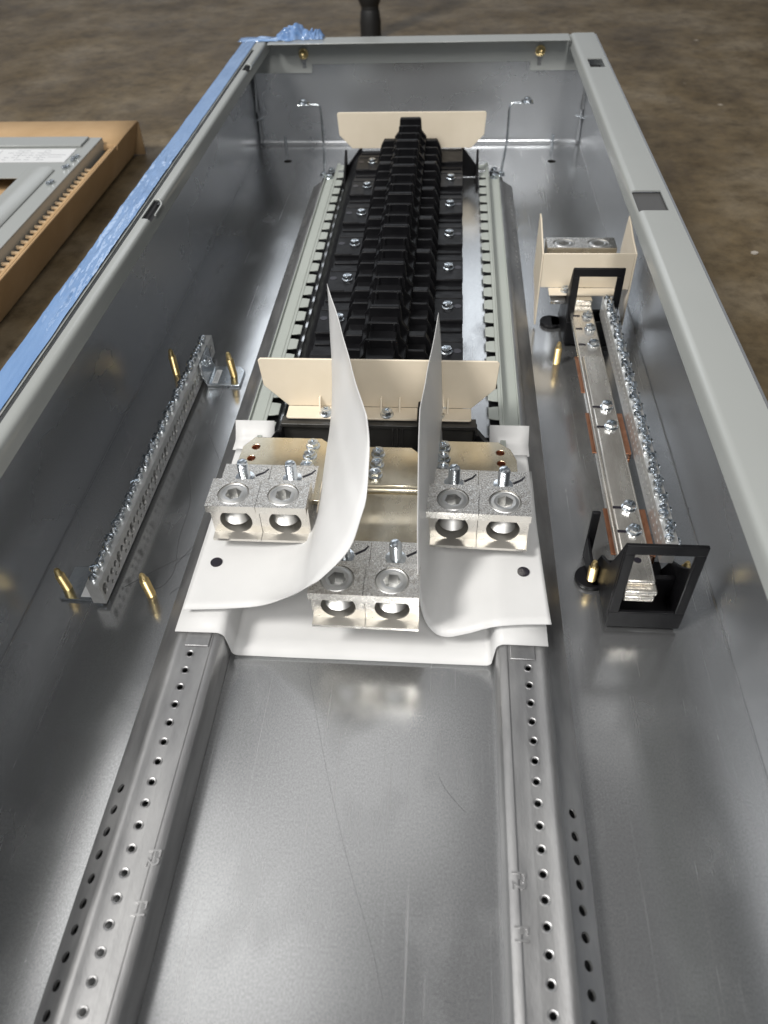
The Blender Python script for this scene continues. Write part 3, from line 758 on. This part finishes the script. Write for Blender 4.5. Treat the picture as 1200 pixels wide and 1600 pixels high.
put(FL, 'screw', cv, .1745, yb-.007, .0481)
MB().box(.1590, .1750, yb-.0165, yb-.004, .038, .0420).build('mounting_tab', 'galv', cv, bevel=.0004)
nl = thing('terminal_lug', (.187, -.545, .054), 'silver two barrel lug tucked between the wings of the cream cover', 'terminal lug')
for k in (-.5, .5):
    l = bpy.data.objects.new('lug_body', LG); COL.objects.link(l); l.parent = nl; l.location = (k*LW*.97, .004, 0); l.scale = (.97, .8, .97)
    s = bpy.data.objects.new('set_screw', SS); COL.objects.link(s); s.parent = l
MB().box(.170, .205, -.536, -.50, .0285, .0640).build('lug_post', 'tin', nl)

# ================================================================== wire brackets at the far end
def wire(sx, label):
    o = thing('wire_bracket', (sx*.125, -.13, 0), label, 'bracket', 'bent zinc rods at the far end')
    x = sx*.133
    d = Vector((sx*.016, 0, 0))
    MB().tube([(sx*.1225, -.200, .0300), (sx*.1265, -.165, .032), (sx*.131, -.130, .036), (x, -.118, .044), (x, -.117, .085), (x+sx*.0012, -.117, .0915), (x+sx*.005, -.117, .094), (x+sx*.030, -.117, .0945)], .0017, 10).build('rod', 'zinc', o, 50)
    b = MB(); b.box(x+sx*.024-.008, x+sx*.024+.008, -.125, -.110, .0945, .0960); b.build('tab', 'zinc', o, bevel=.0004)
    put(FL, 'screw', o, x+sx*.024, -.117, .0960)
    put(FL, 'screw', o, sx*.1225, -.205, .0290)
    return o
wire(-1, 'bent zinc rod bracket at the far end, on the blue film side')
wire(1, 'bent zinc rod bracket at the far end, on the plain grey rim side')

# ================================================================== blue protective film
bf = thing('protective_film', (-.243, -.6, ZT), 'wrinkled blue protective film stuck along the rim and bunched at the far corner', 'plastic film')
rows = []
NY = 520; NX = 20
for i in range(NY+1):
    y = -.015 - 1.25*i/NY
    rowv = []
    amp = .00025 + .0011*max(0, min(1, (-.36-y)/.12))*max(0, min(1, (.82+y)/.06)) + .0006*max(0, min(1, (y+.16)/.1))
    for j in range(NX+1):
        x = -.2545 + .0192*j/NX + .0006*mnoise.noise((j*0+5, y*30, 1))
        n1 = .8*mnoise.noise((x*190, y*14, 3)) + .6*mnoise.noise((x*420 + y*40, y*45, 9)) + .3*mnoise.noise((x*700, y*200, 5))
        z = ZT + .0009 + amp*(n1+.35)*.9
        rowv.append((x, y, max(z, ZT+.0004)))
    # hanging outer edge
    rowv = [(-.2575 - .0012*mnoise.noise((y*40, 2, 2)), y, ZT-.010 + .003*mnoise.noise((y*33, 7, 7))), (-.2562, y, ZT-.002)] + rowv
    rows.append(rowv)
MB().grid(rows).build('strip', 'bluefilm', bf, 180)
def crumple(cx, w, h, seed, dp=.02, y0=-.012):
    rows = []
    for i in range(31):
        u = i/30; row = []
        for j in range(13):
            v = j/12
            x = cx - w/2 + w*u
            env = math.sin(math.pi*u)**.6
            ph = math.pi*(v)
            y = y0 - dp/2*math.cos(ph) + .004*mnoise.noise((u*7, v*4, seed))
            z = ZT + .0006 + h*env*(math.sin(ph)**.8)*(.75+.5*mnoise.noise((u*6, v*3, seed+4)))
            row.append((x + .003*mnoise.noise((u*9, v*5, seed+9)), y, max(z, ZT+.0005)))
        rows.append(row)
    return MB().grid(rows)
b = crumple(-.222, .080, .0035, 1, .022, -.010); b.build('bunched_fold', 'bluefilm', bf, 180)
b = crumple(-.181, .052, .022, 5, .020, -.006); b.build('bunched_fold', 'bluecrump', bf, 180)
b = crumple(-.150, .026, .014, 11, .018, -.006); b.build('bunched_fold', 'bluecrump', bf, 180)

# ================================================================== carton and trim lying in it
ct = thing('cardboard_carton', (-.8, -.5, GZ), 'shallow open brown cardboard carton lying on the floor beside the enclosure', 'carton')
XR, YB = -.446, -.012
xl, yn = -1.25, -1.45
b = MB()
b.prism([(XR, .040), (XR-.0040, .040), (XR-.0225, GZ+.0005), (XR-.0185, GZ+.0005)], 'y', yn, YB)
b.build('side_wall', 'card', ct, bevel=.0015)
rows = []
for i in range(25):
    x = xl + (XR-xl)*i/24
    wob = .0035*mnoise.noise((x*6, 1, 1))
    rows.append([(x, YB+.002+wob, GZ+.001), (x, YB+.003+wob, .036), (x, YB-.001+wob, .0400), (x, YB-.05, .0405+.001*wob), (x, YB-.10, .0395), (x, YB-.104, .033)])
MB().grid(rows).build('end_flap', 'card', ct, 50, solid=.003)
MB().box(xl, XR-.0205, yn, YB-.004, GZ+.0008, GZ+.005).build('bottom', 'card', ct)
b = MB(); b.prism([(XR-.0042, .0398), (XR-.0150, .0345), (XR-.0155, .0325), (XR-.0050, .0375)], 'y', yn, -.118); b.build('inner_flap', 'card', ct)
# cut flute edge of an inner pad
cp = thing('corrugated_pad', (-.8, -.6, GZ), 'corrugated pad with its cut fluted edge showing under the grey trim', 'cardboard pad')
b = MB(); b.box(xl+.02, XR-.0225, yn+.02, -.19, .0200, .0285); b.build('sheet', 'card', cp)
fl_ = MB(); y = -.200
while y > -.80:
    fl_.box(-.0045, .0045, -.0030, .0030, -.0016, .0016, T(XR-.0160, y, .0355, R(28), 0, R(18))); y -= .0140
fl_.build('flute_edge', 'flute', cp, bevel=.0008)
tm = thing('panel_trim', (-.8, -.5, .03), 'grey metal panel trim with a window opening and white label, lying in the carton', 'panel trim')
TX, TY, TZ = -.467, -.111, .050
ox, oy = -.531, -.262
b = MB()
b.prism([(TX, -1.35), (TX, TY), (-1.20, TY), (-1.20, oy), (ox, oy), (ox, -1.35)], 'z', TZ-.0016, TZ)
b.build('face', 'paint', tm, bevel=.0005)
b = MB(); b.box(TX-.0012, TX, -1.35, TY, .0290, TZ-.0016); b.box(-1.2, TX-.0012, TY-.0012, TY, .0290, TZ-.0016); b.build('edge_return', 'paint', tm)
b = MB(); b.prism([(ox+.002, TZ), (ox+.006, TZ+.006), (ox+.034, TZ+.006), (ox+.040, TZ+.001), (ox+.040, TZ)], 'y', -1.35, oy+.024); b.build('door_ridge', 'paint', tm, bevel=.0015)
b = MB(); b.box(-1.2, -.485, TY-.040, TY-.004, TZ+.0002, TZ+.0030); b.build('top_ridge', 'paint', tm, bevel=.0008)
MB().box(-1.1, -.489, -.208, -.158, TZ+.0002, TZ+.0006).build('label_sheet', 'label', tm)
b = MB(); random.seed(3)
for i in range(14):
    x = -.53 - i*.011
    for j in range(5):
        if random.random() < .8: b.box(x, x+.0055+.003*random.random(), -.200+j*.0085, -.1985+j*.0085, TZ+.0006, TZ+.0007)
    if i % 3 == 0: b.box(x-.0022, x-.0015, -.203, -.163, TZ+.0006, TZ+.0007)
b.box(-.524, -.497, -.182, -.1805, TZ+.0006, TZ+.0007); b.box(-.520, -.500, -.190, -.1888, TZ+.0006, TZ+.0007)
b.build('label_print', 'print', tm)
for x, y in ((-.476, -.190), (-.479, -.197), (-.4775, -.205), (-.477, -.226), (-.480, -.232), (-.478, -.280), (-.481, -.286)):
    put(SL, 'screw', tm, x, y, TZ)
MB().box(ox-.35, ox, -1.3, oy-.002, .0240, .0250).build('opening_back', 'card', tm)

# ================================================================== black post and scraps beyond
po = thing('tube_post', (-.133, .69, GZ), 'black tube post standing on the concrete beyond the far end', 'post')
b = MB(); b.cyl((-.133, .69, GZ+.03), (-.136, .70, .9), .0195, 24); b.build('tube', 'rubber', po, 50)
b = MB(); b.lathe([(.023, 0), (.0235, .03), (.021, .05), (.0196, .055)], 24, T(-.133, .69, GZ)); b.build('rubber_foot', 'rubber', po, 50)
b = MB(); b.lathe([(.0205, 0), (.027, .015), (.027, .05), (.0205, .065)], 24, T(-.1335, .6915, .05)); b.build('sleeve', 'rubber', po, 50)
def scrap(x, y, s, label):
    b = MB(); n = 10
    pts = [(x+s*(1+.3*random.random())*math.cos(2*math.pi*i/n), y+s*.8*(1+.3*random.random())*math.sin(2*math.pi*i/n)) for i in range(n)]
    b.prism(pts, 'z', GZ+.0004, GZ+.002); tag(b.build('paint_flake', 'flakegrey'), label, 'flake', 'pale flakes on the concrete')
scrap(.434, -.349, .0038, 'pale flake on the concrete, nearest the plain grey rim')
scrap(.49, -.24, .003, 'dull pale flake on the concrete, farther from the rim')
